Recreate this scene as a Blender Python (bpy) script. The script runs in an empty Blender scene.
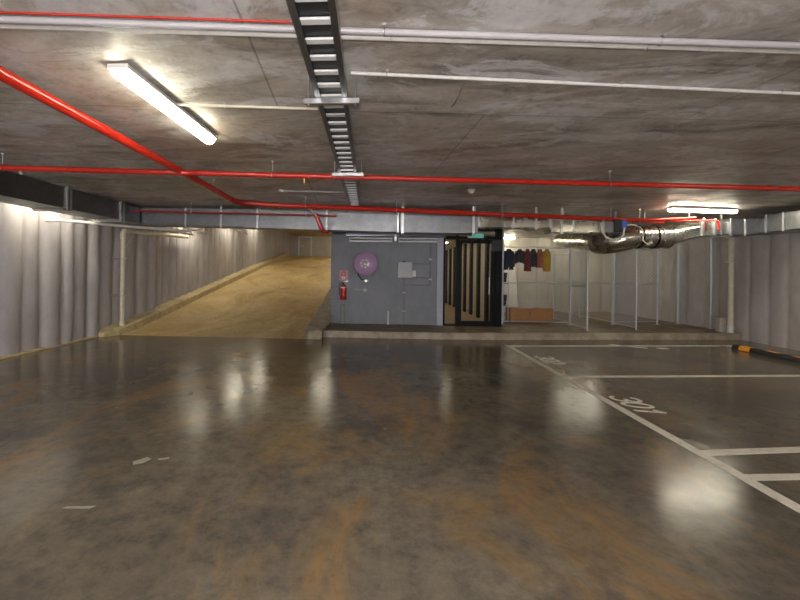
import bpy, math, random
from mathutils import Vector, Matrix
random.seed(7)
S = bpy.context.scene
COL = S.collection
# ------------------------------------------------------------ camera
TH, PH = math.radians(3.0), 0.012
F = Vector((-math.sin(TH), math.cos(TH), 0)); R0 = Vector((math.cos(TH), math.sin(TH), 0)); U0 = Vector((0, 0, 1))
UP = U0*math.cos(PH)-R0*math.sin(PH); RT = R0*math.cos(PH)+U0*math.sin(PH)
cd = bpy.data.cameras.new('camera'); cam = bpy.data.objects.new('camera', cd); COL.objects.link(cam)
M = Matrix((RT, UP, -F)).transposed().to_4x4(); M.translation = (0, 0, 1.55)
cam.matrix_world = M
cd.lens = 17.55; cd.sensor_width = 36; cd.shift_x = 0.05375; cd.shift_y = -0.03475; cd.clip_end = 100; cd.clip_start = 0.05
S.camera = cam
# ------------------------------------------------------------ world / exposure
w = bpy.data.worlds.new('world'); S.world = w; w.use_nodes = True
w.node_tree.nodes['Background'].inputs[0].default_value = (0.5, 0.5, 0.55, 1)
w.node_tree.nodes['Background'].inputs[1].default_value = 0.02
S.view_settings.view_transform = 'Standard'; S.view_settings.look = 'None'
S.view_settings.exposure = 1.85; S.view_settings.gamma = 1.0; S.view_settings.use_curve_mapping = False
LIGHT = 12.5            # emission strength of the batten diffusers
# the photographer's own flash, just above the lens (its glints show on the red pipes and ducts)
fl = bpy.data.lights.new('camera_flash', 'POINT'); fl.energy = 55; fl.shadow_soft_size = 0.12; fl.color = (1.0, 0.96, 0.93)
flo = bpy.data.objects.new('camera_flash', fl); COL.objects.link(flo); flo.location = (-0.05, -0.15, 1.70)
WARM = (1.0, 0.92, 0.70)

# ------------------------------------------------------------ materials
def mat(name, col, rough=0.6, metal=0.0, emit=None, strength=0, coat=0.0):
    m = bpy.data.materials.new(name); m.use_nodes = True
    b = m.node_tree.nodes['Principled BSDF']
    b.inputs['Base Color'].default_value = (*col, 1); b.inputs['Roughness'].default_value = rough
    b.inputs['Metallic'].default_value = metal; b.inputs['Coat Weight'].default_value = coat
    if emit: b.inputs['Emission Color'].default_value = (*emit, 1); b.inputs['Emission Strength'].default_value = strength
    return m
class NT:
    def __init__(s, m): s.t = m.node_tree; s.b = s.t.nodes['Principled BSDF']; s.tc = s.t.nodes.new('ShaderNodeTexCoord')
    def map(s, scale=(1, 1, 1), rot=(0, 0, 0), loc=(0, 0, 0)):
        n = s.t.nodes.new('ShaderNodeMapping'); n.inputs['Scale'].default_value = scale; n.inputs['Rotation'].default_value = rot; n.inputs['Location'].default_value = loc
        s.t.links.new(s.tc.outputs['Object'], n.inputs[0]); return n.outputs[0]
    def noise(s, scale, detail=5, rough=0.6, vec=None, dist=0.0):
        n = s.t.nodes.new('ShaderNodeTexNoise'); n.inputs['Scale'].default_value = scale; n.inputs['Detail'].default_value = detail
        n.inputs['Roughness'].default_value = rough; n.inputs['Distortion'].default_value = dist
        s.t.links.new(vec if vec else s.map(), n.inputs['Vector']); return n.outputs['Fac']
    def ramp(s, fac, stops):
        n = s.t.nodes.new('ShaderNodeValToRGB'); e = n.color_ramp.elements
        while len(e) < len(stops): e.new(0.5)
        for k, (p, c) in enumerate(stops):
            e[k].position = p; e[k].color = (*c, 1) if isinstance(c, tuple) else (c, c, c, 1)
        s.t.links.new(fac, n.inputs[0]); return n.outputs[0]
    def mix(s, fac, a, b, mode='MIX'):
        n = s.t.nodes.new('ShaderNodeMix'); n.data_type = 'RGBA'; n.blend_type = mode
        for sock, v in ((n.inputs[0], fac), (n.inputs[6], a), (n.inputs[7], b)):
            if isinstance(v, (int, float)): sock.default_value = v
            elif isinstance(v, tuple): sock.default_value = (*v, 1)
            else: s.t.links.new(v, sock)
        return n.outputs[2]
    def col(s, o): s.t.links.new(o, s.b.inputs['Base Color'])
    def rough(s, o): s.t.links.new(o, s.b.inputs['Roughness'])
    def bump(s, h, strength=0.3, dist=0.01):
        n = s.t.nodes.new('ShaderNodeBump'); n.inputs['Strength'].default_value = strength; n.inputs['Distance'].default_value = dist
        s.t.links.new(h, n.inputs['Height']); s.t.links.new(n.outputs[0], s.b.inputs['Normal'])

def m_floor():
    m = mat('polished_concrete', (0.1, 0.09, 0.08), 0.3); n = NT(m)
    a = n.ramp(n.noise(0.45, 8, 0.62, dist=0.6), [(0.30, (0.085, 0.072, 0.058)), (0.50, (0.135, 0.116, 0.090)), (0.68, (0.195, 0.170, 0.132))])
    sp = n.ramp(n.noise(7.5, 9, 0.78), [(0.33, (0.62, 0.62, 0.65)), (0.50, (1.0, 1.0, 1.0)), (0.70, (1.35, 1.3, 1.22))])
    a = n.mix(1.0, a, sp, 'MULTIPLY')
    st = n.ramp(n.noise(0.8, 7, 0.68, n.map(rot=(0, 0, 0.5), scale=(1, 0.6, 1), loc=(3.3, 1.2, 0)), 1.0), [(0.50, 0.0), (0.62, 0.7)])
    a = n.mix(st, a, (0.25, 0.150, 0.060))
    dk = n.ramp(n.noise(1.3, 9, 0.75, n.map(loc=(9, 4, 0))), [(0.50, 0.0), (0.62, 0.6)])
    a = n.mix(dk, a, (0.062, 0.058, 0.060))
    chip = n.ramp(n.noise(6, 3, 0.5, n.map(loc=(1, 7, 0))), [(0.76, 0.0), (0.775, 0.6)])
    a = n.mix(chip, a, (0.32, 0.29, 0.25))
    n.col(a)
    n.rough(n.ramp(n.noise(2.2, 8, 0.7, n.map(loc=(5, 5, 0))), [(0.3, 0.10), (0.7, 0.25)]))
    n.b.inputs['Specular IOR Level'].default_value = 0.34
    n.bump(n.noise(4.0, 9, 0.68), 0.16, 0.012)
    return m
def m_slab():
    m = mat('pavement_concrete', (0.2, 0.15, 0.1), 0.5); n = NT(m)
    a = n.ramp(n.noise(1.2, 8, 0.65, dist=0.5), [(0.3, (0.10, 0.066, 0.034)), (0.55, (0.20, 0.138, 0.072)), (0.75, (0.28, 0.205, 0.12))])
    n.col(a); n.rough(n.ramp(n.noise(3), [(0.3, 0.35), (0.7, 0.6)])); n.bump(n.noise(6, 6), 0.2, 0.01); return m
def m_kerb():
    m = mat('kerb_concrete', (0.3, 0.25, 0.18), 0.7); n = NT(m)
    n.col(n.ramp(n.noise(3, 8, 0.7), [(0.3, (0.17, 0.135, 0.10)), (0.55, (0.34, 0.285, 0.215)), (0.75, (0.46, 0.40, 0.31))]))
    n.bump(n.noise(12, 6), 0.3, 0.01); return m
def m_rampsurf():
    m = mat('ramp_concrete', (0.4, 0.3, 0.14), 0.75); n = NT(m)
    a = n.ramp(n.noise(0.7, 8, 0.6, n.map(scale=(1, 0.6, 1)), 0.8), [(0.28, (0.34, 0.22, 0.085)), (0.46, (0.56, 0.40, 0.18)), (0.66, (0.72, 0.56, 0.31))])
    a = n.mix(1.0, a, n.ramp(n.noise(8, 6, 0.7), [(0.3, 0.75), (0.7, 1.1)]), 'MULTIPLY')
    n.col(a); n.bump(n.noise(20, 4), 0.2, 0.01); return m
def m_ceiling():
    m = mat('formed_concrete', (0.3, 0.27, 0.24), 0.5); n = NT(m)
    v = n.map(rot=(0, 0, 0.9), scale=(0.55, 1.9, 1))
    a = n.ramp(n.noise(1.1, 10, 0.66, v, 1.2), [(0.34, (0.22, 0.20, 0.18)), (0.46, (0.42, 0.385, 0.35)), (0.58, (0.54, 0.51, 0.475)), (0.72, (0.70, 0.69, 0.69))])
    pale = n.ramp(n.noise(1.9, 10, 0.74, n.map(rot=(0, 0, 0.35), scale=(0.65, 1.2, 1), loc=(4, 2, 0)), 0.8), [(0.51, 0.0), (0.56, 0.65)])
    a = n.mix(pale, a, (0.70, 0.69, 0.72))
    warm = n.ramp(n.noise(0.8, 6, 0.6, n.map(loc=(8, 3, 0))), [(0.50, 0.0), (0.66, 0.55)])
    a = n.mix(warm, a, (0.42, 0.32, 0.25))
    a = n.mix(1.0, a, n.ramp(n.noise(9, 6, 0.75), [(0.30, 0.6), (0.46, 0.95), (0.7, 1.12)]), 'MULTIPLY')
    br = n.t.nodes.new('ShaderNodeTexBrick'); br.offset = 0.5; br.inputs['Scale'].default_value = 1.0
    br.inputs['Brick Width'].default_value = 3.6; br.inputs['Row Height'].default_value = 2.4; br.inputs['Mortar Size'].default_value = 0.008; br.inputs['Mortar Smooth'].default_value = 0.3
    br.inputs['Color1'].default_value = (1, 1, 1, 1); br.inputs['Color2'].default_value = (0.88, 0.88, 0.87, 1); br.inputs['Mortar'].default_value = (0.55, 0.52, 0.5, 1)
    n.t.links.new(n.map(loc=(0.6, 1.40, 0), rot=(0, 0, -0.08)), br.inputs['Vector'])
    a = n.mix(1.0, a, br.outputs['Color'], 'MULTIPLY')
    n.col(a); n.rough(n.ramp(n.noise(3), [(0.35, 0.34), (0.7, 0.6)])); n.bump(n.noise(7, 8, 0.7), 0.15, 0.01); return m
def m_wall(name, c):
    m = mat(name, c, 0.62); n = NT(m)
    n.col(n.mix(1.0, c, n.ramp(n.noise(2.2, 8, 0.7, n.map(scale=(1, 1, 0.5))), [(0.3, 0.80), (0.7, 1.12)]), 'MULTIPLY'))
    n.bump(n.noise(22, 6), 0.25, 0.01); return m
def m_galv(name, c, rough=0.34):
    m = mat(name, c, rough, 1.0); n = NT(m)
    n.col(n.mix(1.0, c, n.ramp(n.noise(5, 5, 0.7), [(0.3, 0.78), (0.7, 1.1)]), 'MULTIPLY'))
    n.rough(n.ramp(n.noise(3, 4), [(0.35, rough-0.08), (0.7, rough+0.12)])); return m
def m_speck(name, c, k=0.85, rough=0.6):
    m = mat(name, c, rough); n = NT(m)
    n.col(n.mix(1.0, c, n.ramp(n.noise(9, 7, 0.7), [(0.35, k), (0.65, 1.08)]), 'MULTIPLY')); return m
def m_glass():
    m = bpy.data.materials.new('door_glass'); m.use_nodes = True; t = m.node_tree; t.nodes.clear()
    o = t.nodes.new('ShaderNodeOutputMaterial'); x = t.nodes.new('ShaderNodeMixShader'); x.inputs[0].default_value = 0.04
    a = t.nodes.new('ShaderNodeBsdfTransparent'); a.inputs[0].default_value = (0.93, 0.95, 0.94, 1); g = t.nodes.new('ShaderNodeBsdfGlossy'); g.inputs['Roughness'].default_value = 0.03
    t.links.new(a.outputs[0], x.inputs[1]); t.links.new(g.outputs[0], x.inputs[2]); t.links.new(x.outputs[0], o.inputs[0]); return m
def m_paint():
    m = mat('line_paint', (0.5, 0.48, 0.42), 0.5); n = NT(m)
    n.col(n.ramp(n.noise(14, 8, 0.75), [(0.32, (0.36, 0.33, 0.28)), (0.46, (0.66, 0.62, 0.54)), (0.7, (0.74, 0.70, 0.62))])); return m
def m_kerb2():
    m = mat('sandy_kerb_concrete', (0.5, 0.4, 0.25), 0.7); n = NT(m)
    n.col(n.ramp(n.noise(3, 8, 0.7), [(0.3, (0.34, 0.26, 0.14)), (0.55, (0.56, 0.46, 0.27)), (0.75, (0.66, 0.56, 0.37))])); return m
KERB2 = m_kerb2()
FLOOR, SLAB, KERB, RAMP, CEIL = m_floor(), m_slab(), m_kerb(), m_rampsurf(), m_ceiling()
WALL_L = m_wall('painted_piles', (0.40, 0.375, 0.39)); WALL_R = m_wall('painted_wall_right', (0.42, 0.39, 0.39))
WALL_B = m_wall('pale_render', (0.52, 0.48, 0.42)); CORE = m_wall('grey_paint', (0.215, 0.225, 0.26)); JAMB = m_wall('pale_blue_grey', (0.42, 0.44, 0.52))
GALV = m_galv('galvanised_steel', (0.62, 0.63, 0.64)); GALVD = m_galv('dull_galvanised_steel', (0.34, 0.345, 0.355), 0.42); DUCT = m_galv('sheet_metal', (0.22, 0.225, 0.235), 0.40)
DUCTR = m_galv('spiral_sheet_metal', (0.60, 0.58, 0.52), 0.24); TRAYM = mat('tray_rung_metal', (0.80, 0.80, 0.81), 0.35, 0.25)
POSTM = mat('post_zinc', (0.50, 0.53, 0.57), 0.4, 0.4); WIRE = mat('mesh_wire', (0.50, 0.51, 0.51), 0.5, 0.2)
RED = mat('red_enamel', (0.47, 0.020, 0.010), 0.25, coat=0.25); REDD = mat('dark_red_enamel', (0.30, 0.015, 0.012), 0.35)
WHITEP = m_speck('white_plastic', (0.62, 0.60, 0.58), 0.92, 0.4); CREAM = m_speck('cream_pipe', (0.58, 0.53, 0.44), 0.9, 0.4)
GREYP = mat('grey_conduit', (0.40, 0.38, 0.40), 0.35); DARK = mat('dark_rubber', (0.02, 0.02, 0.022), 0.5); BLACK = mat('black_frame', (0.004, 0.004, 0.005), 0.5); BLACK.node_tree.nodes['Principled BSDF'].inputs['Specular IOR Level'].default_value = 0.15
DIFF = mat('lit_diffuser', (0.9, 0.88, 0.8), 0.4, emit=WARM, strength=LIGHT); DIFF_FILL = mat('rear_fill_diffuser', (0.9, 0.88, 0.8), 0.4, emit=(1, 0.98, 0.98), strength=LIGHT*3.8); DIFFOFF = mat('unlit_diffuser', (0.75, 0.77, 0.8), 0.25)  # the wall diffuser serves only the added rear-wall fill lights
DOWN = mat('downlight_lens', (0.9, 0.88, 0.8), 0.4, emit=(1, 0.86, 0.62), strength=45)
PAINT = m_paint(); YEL = mat('yellow_block', (0.85, 0.33, 0.02), 0.45); GLASS = m_glass()
LFLOOR = m_speck('lobby_tile', (0.50, 0.34, 0.25), 0.85, 0.3); LWALL = m_speck('lobby_render', (0.62, 0.56, 0.46), 0.9)
CARD = m_speck('cardboard', (0.42, 0.19, 0.06), 0.9, 0.8); BLUE = mat('blue_plastic', (0.03, 0.12, 0.50), 0.4); BRASS = mat('brass', (0.7, 0.45, 0.15), 0.35, 1.0)
REEL = mat('reel_paint', (0.38, 0.22, 0.40), 0.38, coat=0.15); GREYBOX = m_speck('grey_box_paint', (0.36, 0.37, 0.38), 0.92, 0.4)
EXITM = mat('exit_face', (0.10, 0.38, 0.32), 0.4, emit=(0.10, 0.5, 0.42), strength=0.10); ORANGE = mat('brick_red', (0.45, 0.06, 0.05), 0.5)

# ------------------------------------------------------------ mesh builder
ORG = {}
class MB:
    def __init__(s): s.v = []; s.f = []; s.sm = []
    def add(s, vs, fs, smooth=False):
        o = len(s.v); s.v += [Vector(v) for v in vs]
        for f in fs: s.f.append([i+o for i in f]); s.sm.append(smooth)
        return s
    def hexa(s, c):   # 8 corners, bottom 4 ccw then top 4
        return s.add(c, [(3, 2, 1, 0), (4, 5, 6, 7), (0, 1, 5, 4), (1, 2, 6, 5), (2, 3, 7, 6), (3, 0, 4, 7)])
    def box(s, x0, x1, y0, y1, z0, z1):
        return s.hexa([(x0, y0, z0), (x1, y0, z0), (x1, y1, z0), (x0, y1, z0), (x0, y0, z1), (x1, y0, z1), (x1, y1, z1), (x0, y1, z1)])
    def bbox(s, x0, x1, y0, y1, z0, z1, b=0.01):   # box with chamfered edges
        vs = []; ax = [(x0, x1), (y0, y1), (z0, z1)]
        import itertools
        idx = {}
        for k, sg in enumerate(itertools.product((0, 1), repeat=3)):
            for a in range(3):
                p = [0, 0, 0]
                for i in range(3):
                    e = ax[i][sg[i]]; p[i] = e if i == a else e + (b if sg[i] == 0 else -b)
                idx[(sg, a)] = len(vs); vs.append(tuple(p))
        fs = []
        cyc = [(0, 0), (1, 0), (1, 1), (0, 1)]
        for a in range(3):
            for sgn in (0, 1):
                q = []
                for u, v in cyc:
                    sg = [0, 0, 0]; sg[a] = sgn; sg[(a+1) % 3] = u; sg[(a+2) % 3] = v
                    q.append(idx[(tuple(sg), a)])
                fs.append(q if sgn else q[::-1])
        for a in range(3):
            b1, c1 = (a+1) % 3, (a+2) % 3
            for u in (0, 1):
                for v in (0, 1):
                    s0 = [0]*3; s0[b1] = u; s0[c1] = v; s1 = list(s0); s1[a] = 1
                    q = [idx[(tuple(s0), b1)], idx[(tuple(s1), b1)], idx[(tuple(s1), c1)], idx[(tuple(s0), c1)]]
                    fs.append(q if (u == v) else q[::-1])
        for sg in itertools.product((0, 1), repeat=3):
            q = [idx[(sg, 0)], idx[(sg, 1)], idx[(sg, 2)]]
            fs.append(q if sum(sg) % 2 else q[::-1])
        return s.add(vs, fs)
    def tube(s, pts, r, n=12, caps=True, closed=False):
        pts = [Vector(p) for p in pts]; rr = r if isinstance(r, (list, tuple)) else [r]*len(pts)
        vs = []; prev = None; L = len(pts)
        for k, p in enumerate(pts):
            if closed: d = pts[(k+1) % L]-pts[k-1]
            else: d = pts[min(k+1, L-1)]-pts[max(k-1, 0)]
            d.normalize()
            if prev is None:
                u = d.cross(Vector((0, 0, 1)));
                if u.length < 1e-3: u = d.cross(Vector((0, 1, 0)))
            else: u = prev - d*prev.dot(d)
            u.normalize(); prev = u; v = d.cross(u)
            for j in range(n):
                a = 2*math.pi*j/n; vs.append(p+(u*math.cos(a)+v*math.sin(a))*rr[k])
        fs = []
        for k in range(L if closed else L-1):
            for j in range(n):
                a, b = k*n, ((k+1) % L)*n
                fs.append((a+j, b+j, b+(j+1) % n, a+(j+1) % n))
        s.add(vs, fs, True)
        if caps and not closed:
            s.add(vs[:n], [tuple(range(n))]); s.add(vs[-n:], [tuple(range(n))[::-1]])
        return s
    def lathe(s, c, axis, prof, n=24):   # prof: (r, h) along axis from c
        ax = Vector(axis).normalized(); u = ax.cross(Vector((0, 0, 1)))
        if u.length < 1e-3: u = Vector((1, 0, 0))
        u.normalize(); v = ax.cross(u); vs = []
        for r, h in prof:
            for j in range(n):
                a = 2*math.pi*j/n; vs.append(Vector(c)+ax*h+(u*math.cos(a)+v*math.sin(a))*max(r, 1e-4))
        fs = [(k*n+j, k*n+(j+1) % n, (k+1)*n+(j+1) % n, (k+1)*n+j) for k in range(len(prof)-1) for j in range(n)]
        s.add(vs, fs, True)
        s.add(vs[:n], [tuple(range(n))[::-1]]); s.add(vs[-n:], [tuple(range(n))]); return s
    def prism(s, poly, z0, z1):
        n = len(poly); vs = [(x, y, z0) for x, y in poly]+[(x, y, z1) for x, y in poly]
        return s.add(vs, [tuple(range(n))[::-1], tuple(range(n, 2*n))]+[(i, (i+1) % n, n+(i+1) % n, n+i) for i in range(n)])
    def sweep(s, prof, a, b):    # prof in (x,z) offsets swept from point a to b (mostly along y) or (y,z) when along x
        a, b = Vector(a), Vector(b); d = (b-a).normalized(); side = d.cross(Vector((0, 0, 1))).normalized(); n = len(prof)
        vs = [a+side*p+Vector((0, 0, q)) for p, q in prof]+[b+side*p+Vector((0, 0, q)) for p, q in prof]
        return s.add(vs, [tuple(range(n)), tuple(range(n, 2*n))[::-1]]+[(i, n+i, n+(i+1) % n, (i+1) % n) for i in range(n)])
    def build(s, name, m, parent=None, label=None, cat=None, group=None, kind=None):
        if parent is not None: org = ORG[parent.name]
        elif kind == 'structure': org = Vector((0, 0, 0))
        else:
            lo = [min(v[i] for v in s.v) for i in range(3)]; hi = [max(v[i] for v in s.v) for i in range(3)]
            org = Vector(((lo[0]+hi[0])/2, (lo[1]+hi[1])/2, lo[2]))
        me = bpy.data.meshes.new(name); me.from_pydata([tuple(v-org) for v in s.v], [], s.f)
        for p, sm in zip(me.polygons, s.sm): p.use_smooth = sm
        me.materials.append(m); me.update()
        o = bpy.data.objects.new(name, me); COL.objects.link(o)
        if parent is not None: o.parent = parent
        else: o.location = org
        ORG[o.name] = org
        if label: o['label'] = label
        if cat: o['category'] = cat
        if group: o['group'] = group
        if kind: o['kind'] = kind
        return o
def fix(o):
    import bmesh
    bm = bmesh.new(); bm.from_mesh(o.data); bmesh.ops.recalc_face_normals(bm, faces=bm.faces); bm.to_mesh(o.data); bm.free(); return o
def thing(name, label, cat, loc, group=None):
    o = bpy.data.objects.new(name, None); COL.objects.link(o); o.location = loc; o.empty_display_size = 0.1
    o['label'] = label; o['category'] = cat
    if group: o['group'] = group
    ORG[o.name] = Vector(loc); return o
def arc(c, r, a0, a1, n, u, v):
    c, u, v = Vector(c), Vector(u), Vector(v)
    return [c+u*r*math.cos(a0+(a1-a0)*k/n)+v*r*math.sin(a0+(a1-a0)*k/n) for k in range(n+1)]
CZ = 2.95   # ceiling height
Y0 = -7.0

# ============================================================ SETTING
# floor
MB().add([(-6.6, Y0, 0), (9.2, Y0, 0), (9.2, 10.2, 0), (-6.6, 9.0, 0)], [(0, 1, 2, 3)]).build('floor', FLOOR, kind='structure')
# raised pavement in front of the core, lobby and cages
edge = [(-1.27, 9.2), (1.5, 9.22), (2.89, 9.33), (7.9, 9.95), (9.2, 10.08)]
poly = edge+[(9.2, 15.5), (3.2, 15.5), (3.2, 19.0), (1.7, 19.0), (1.7, 10.7), (-1.27, 10.7)]
SZ = 0.15
fix(MB().prism(poly, 0.0, SZ).build('floor_pavement', SLAB, kind='structure'))
# concrete edge strip of the pavement
inner = [(x, y+0.16) for x, y in edge]
fix(MB().prism([(x, y-0.015) for x, y in edge]+inner[::-1], 0.001, SZ+0.006).build('trim_1', KERB, kind='structure'))
# ceiling (with the soffit over the ramp rising behind y=10)
MB().box(-6.9, 9.4, Y0, 10.0, CZ, CZ+0.25).box(-1.3, 9.4, 10.0, 19.3, CZ, CZ+0.25).build('ceiling', CEIL, kind='structure')
MB().hexa([(-6.9, 10.0, CZ), (-1.3, 10.0, CZ), (-1.3, 20.0, 4.2), (-6.9, 20.0, 4.2), (-6.9, 10.0, CZ+.25), (-1.3, 10.0, CZ+.25), (-1.3, 20.0, 4.45), (-6.9, 20.0, 4.45)]
    ).hexa([(-6.9, 20.0, 4.2), (-1.3, 20.0, 4.2), (-1.3, 26.0, 4.27), (-6.9, 26.0, 4.27), (-6.9, 20.0, 4.45), (-1.3, 20.0, 4.45), (-1.3, 26.0, 4.5), (-6.9, 26.0, 4.5)]).box(-8, -1.3, 26.0, 30.4, 4.30, 4.5).build('ceiling_ramp', KERB2, kind='structure')
# ramp
MB().add([(-6.6, 8.9, 0.0), (-1.27, 8.9, 0.0), (-1.27, 9.6, 0.06), (-6.6, 9.6, 0.06), (-1.27, 26, 2.62), (-6.6, 26, 2.62), (-1.27, 30.2, 2.66), (-8, 30.2, 2.66), (-8, 26, 2.62)],
    [(0, 1, 2, 3), (3, 2, 4, 5), (5, 4, 6, 7, 8)]).build('floor_ramp', RAMP, kind='structure')
def rz(y): return 0.06*(y-8.9)/0.7 if y < 9.6 else (0.06+(y-9.6)*2.56/16.4 if y < 26 else 2.62)
# pile walls
def pile_wall(name, axis, base, sgn, t0, t1, z0, z1, step, amp, m, seed):
    rnd = random.Random(seed); mb = MB(); pts = []; t = t0
    while t < t1:
        wdt = step*rnd.uniform(0.8, 1.25); am = amp*rnd.uniform(0.7, 1.2); n = 10
        for k in range(n):
            u = k/n; pts.append((t+u*wdt, am*max(0, 1-(2*u-1)**2)**0.6))
        t += wdt
    pts.append((t, 0)); zs = [z0+(z1-z0)*i/6 for i in range(7)]
    vs = []
    for z in zs:
        for (t, a) in pts:
            q = a+0.012*math.sin(3*z+t*7)
            vs.append((base+sgn*q, t, z) if axis == 'y' else (t, base+sgn*q, z))
    n = len(pts); fs = [(j*n+i, j*n+i+1, (j+1)*n+i+1, (j+1)*n+i) for j in range(6) for i in range(n-1)]
    mb.add(vs, fs, True); return fix(mb.build(name, m, kind='structure'))
pile_wall('wall_left', 'y', -6.50, 1, Y0, 30.3, -0.05, 4.5, 0.40, 0.15, WALL_L, 3)
pile_wall('wall_right', 'y', 8.98, -1, Y0, 15.4, -0.05, 3.0, 0.50, 0.045, WALL_R, 5)
pile_wall('wall_storage', 'x', 15.25, -1, 3.3, 9.1, 0.0, 3.0, 0.55, 0.07, WALL_B, 8)
pile_wall('wall_front', 'x', Y0+0.1, 1, -6.8, 9.2, -0.05, 3.0, 0.5, 0.04, WALL_R, 9)
MB().box(-8, -1.0, 30.0, 30.3, 2.3, 4.5).build('wall_ramp', WALL_B, kind='structure')
MB().box(-1.27, -1.15, 14.0, 30.2, 0, 4.5).build('wall_ramp_side', WALL_B, kind='structure')
# grey core block
MB().box(-1.27, 1.60, 10.6, 14.0, 0.0, CZ).build('wall_back', CORE, kind='structure')
MB().box(1.60, 1.76, 10.55, 10.75, SZ, CZ).build('trim_2', JAMB, kind='structure')
# lobby shell
lf = MB().box(1.76, 3.2, 10.62, 19.0, SZ, SZ+0.02).build('floor_lobby', LFLOOR, kind='structure')
MB().box(1.60, 1.76, 10.75, 19.2, SZ, CZ).build('wall_lobby_left', LWALL, kind='structure')
MB().box(1.60, 3.4, 19.0, 19.2, SZ, CZ).build('wall_lobby_back', LWALL, kind='structure')
MB().box(3.2, 3.32, 10.75, 19.0, SZ, CZ).build('wall_lobby_right', LWALL, kind='structure')
MB().box(1.76, 3.2, 10.75, 19.0, 2.62, 2.70).build('ceiling_lobby', LWALL, kind='structure')
for k in range(8):
    y = 11.35+k*0.95
    MB().bbox(3.12, 3.2, y, y+0.22, SZ+0.02, 2.62, 0.008).build('trim_%d' % (10+k), BLACK, kind='structure')
# kerb beside the ramp right: rounded nose and a run up beside the core
mb = MB(); path = []
ys = [9.2, 9.35, 9.6, 10.5, 12, 14, 18, 22, 26]
nose = [(-1.27, 8.98), (-1.45, 8.90), (-1.60, 8.93), (-1.69, 9.03), (-1.72, 9.2)]
L = [(-1.72, y) for y in ys[1:]]
out = nose+L
vs = []
for x, y in out: vs.append((x, y, -0.01))
for x, y in out: vs.append((x+0.01*(x < -1.4), y+0.02, rz(y)+0.17))
for x, y in out: vs.append((min(x+0.06, -1.27), y+0.05, rz(y)+0.20))
for x, y in out: vs.append((-1.22, max(y, 9.3), rz(y)+0.20))
n = len(out); mb.add(vs, [(r*n+i, r*n+i+1, (r+1)*n+i+1, (r+1)*n+i) for r in range(3) for i in range(n-1)])
fix(mb.build('trim_3', KERB, kind='structure'))
# kerb along left wall up the ramp
mb = MB(); n = 0; vs = []
pr = [(8.55, 0.02, 0.05), (8.62, 0.20, 0.12), (8.9, 0.36, 0.17), (9.6, 0.38, 0.20), (12, 0.38, 0.20), (16, 0.38, 0.20), (20, 0.38, 0.20), (24, 0.38, 0.20), (25.4, 0.38, 0.22), (26.2, 0.38, 0.17), (26.6, 0.38, 0.10)]
for y, wd, h in pr:
    X = -6.42; vs += [(X+wd, y, rz(y)-0.02), (X+wd, y, rz(y)+h-0.03), (X+wd-0.04, y, rz(y)+h), (X-0.1, y, rz(y)+h+0.01)]
fs = [(4*i+j, 4*i+4+j, 4*i+5+j, 4*i+1+j) for i in range(len(pr)-1) for j in range(3)]+[(0, 1, 2, 3)]
mb.add(vs, fs); fix(mb.build('trim_4', KERB2, kind='structure'))
MB().bbox(-6.5, -6.32, Y0, 8.6, 0, 0.035, 0.008).build('trim_5', KERB2, kind='structure')

# parking lines
def strip(name, a, b, wd, label):
    a, b = Vector((*a, 0)), Vector((*b, 0)); d = (b-a).normalized(); s = Vector((-d.y, d.x, 0))*wd/2
    q = [a-s, b-s, b+s, a+s]
    o = fix(MB().hexa([(p.x, p.y, 0.0) for p in q]+[(p.x, p.y, 0.003) for p in q]).build(name, PAINT, label=label, cat='painted line')); return o
strip('bay_line', (2.84, 1.0), (2.84, 8.62), 0.10, 'long painted line running away along the ends of all the parking bays')
strip('bay_line', (2.89, 8.57), (8.1, 9.18), 0.10, 'farthest white cross line, just in front of the raised pavement')
strip('bay_line', (2.89, 6.08), (8.6, 6.74), 0.10, 'white cross line between the two numbered parking bays')
strip('bay_line', (2.89, 3.58), (8.6, 4.42), 0.10, 'white cross line on the near side of bay 301')
strip('bay_line', (2.89, 3.17), (8.6, 3.72), 0.09, 'short nearest white cross line at the right edge of the floor')
# painted numbers; u = along reading direction (-y), v = up the glyph (+x)
def glyph(ch):
    W, H = 0.165, 0.30
    def el(cx, cy, rx, ry, a0, a1, n=14): return [(cx+rx*math.cos(math.radians(a0+(a1-a0)*k/n)), cy+ry*math.sin(math.radians(a0+(a1-a0)*k/n))) for k in range(n+1)]
    return {'0': [el(W/2, H/2, W/2, H/2, 0, 360, 24)],
            '1': [[(W*0.55, 0), (W*0.55, H)], [(W*0.55, H), (W*0.15, H*0.76)]],
            '3': [el(W*0.45, H*0.74, W*0.5, H*0.26, 160, -90), el(W*0.45, H*0.26, W*0.52, H*0.26, 90, -160)],
            '2': [el(W*0.48, H*0.72, W*0.48, H*0.28, 165, -35), [(W*0.9, H*0.58), (W*0.02, 0)], [(0, 0), (W, 0)]]}[ch]
def number(txt, x, y, label, sk=-0.16):
    root = thing('bay_number', label, 'painted number', (x, y, 0))
    for i, c in enumerate(txt):
        mb = MB()
        for line in glyph(c):
            w2 = 0.02
            for k in range(len(line)-1):
                (u0, v0), (u1, v1) = line[k], line[k+1]; l = math.hypot(u1-u0, v1-v0); nx, ny = -(v1-v0)/l*w2, (u1-u0)/l*w2; ex_, ey_ = (u1-u0)/l*0.006, (v1-v0)/l*0.006
                c4 = [(u0-ex_+nx, v0-ey_+ny), (u0-ex_-nx, v0-ey_-ny), (u1+ex_-nx, v1+ey_-ny), (u1+ex_+nx, v1+ey_+ny)]
                q = [(x+v, y-(u+i*0.21)+sk*v) for u, v in c4]; h = 0.0035+0.0002*(k % 2)
                mb.hexa([(a, b, 0.0) for a, b in q]+[(a, b, h) for a, b in q])
        fix(mb.build('digit', PAINT, root))
number('301', 2.97, 5.15, 'white painted number 301 on the floor beside the long line')
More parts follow.
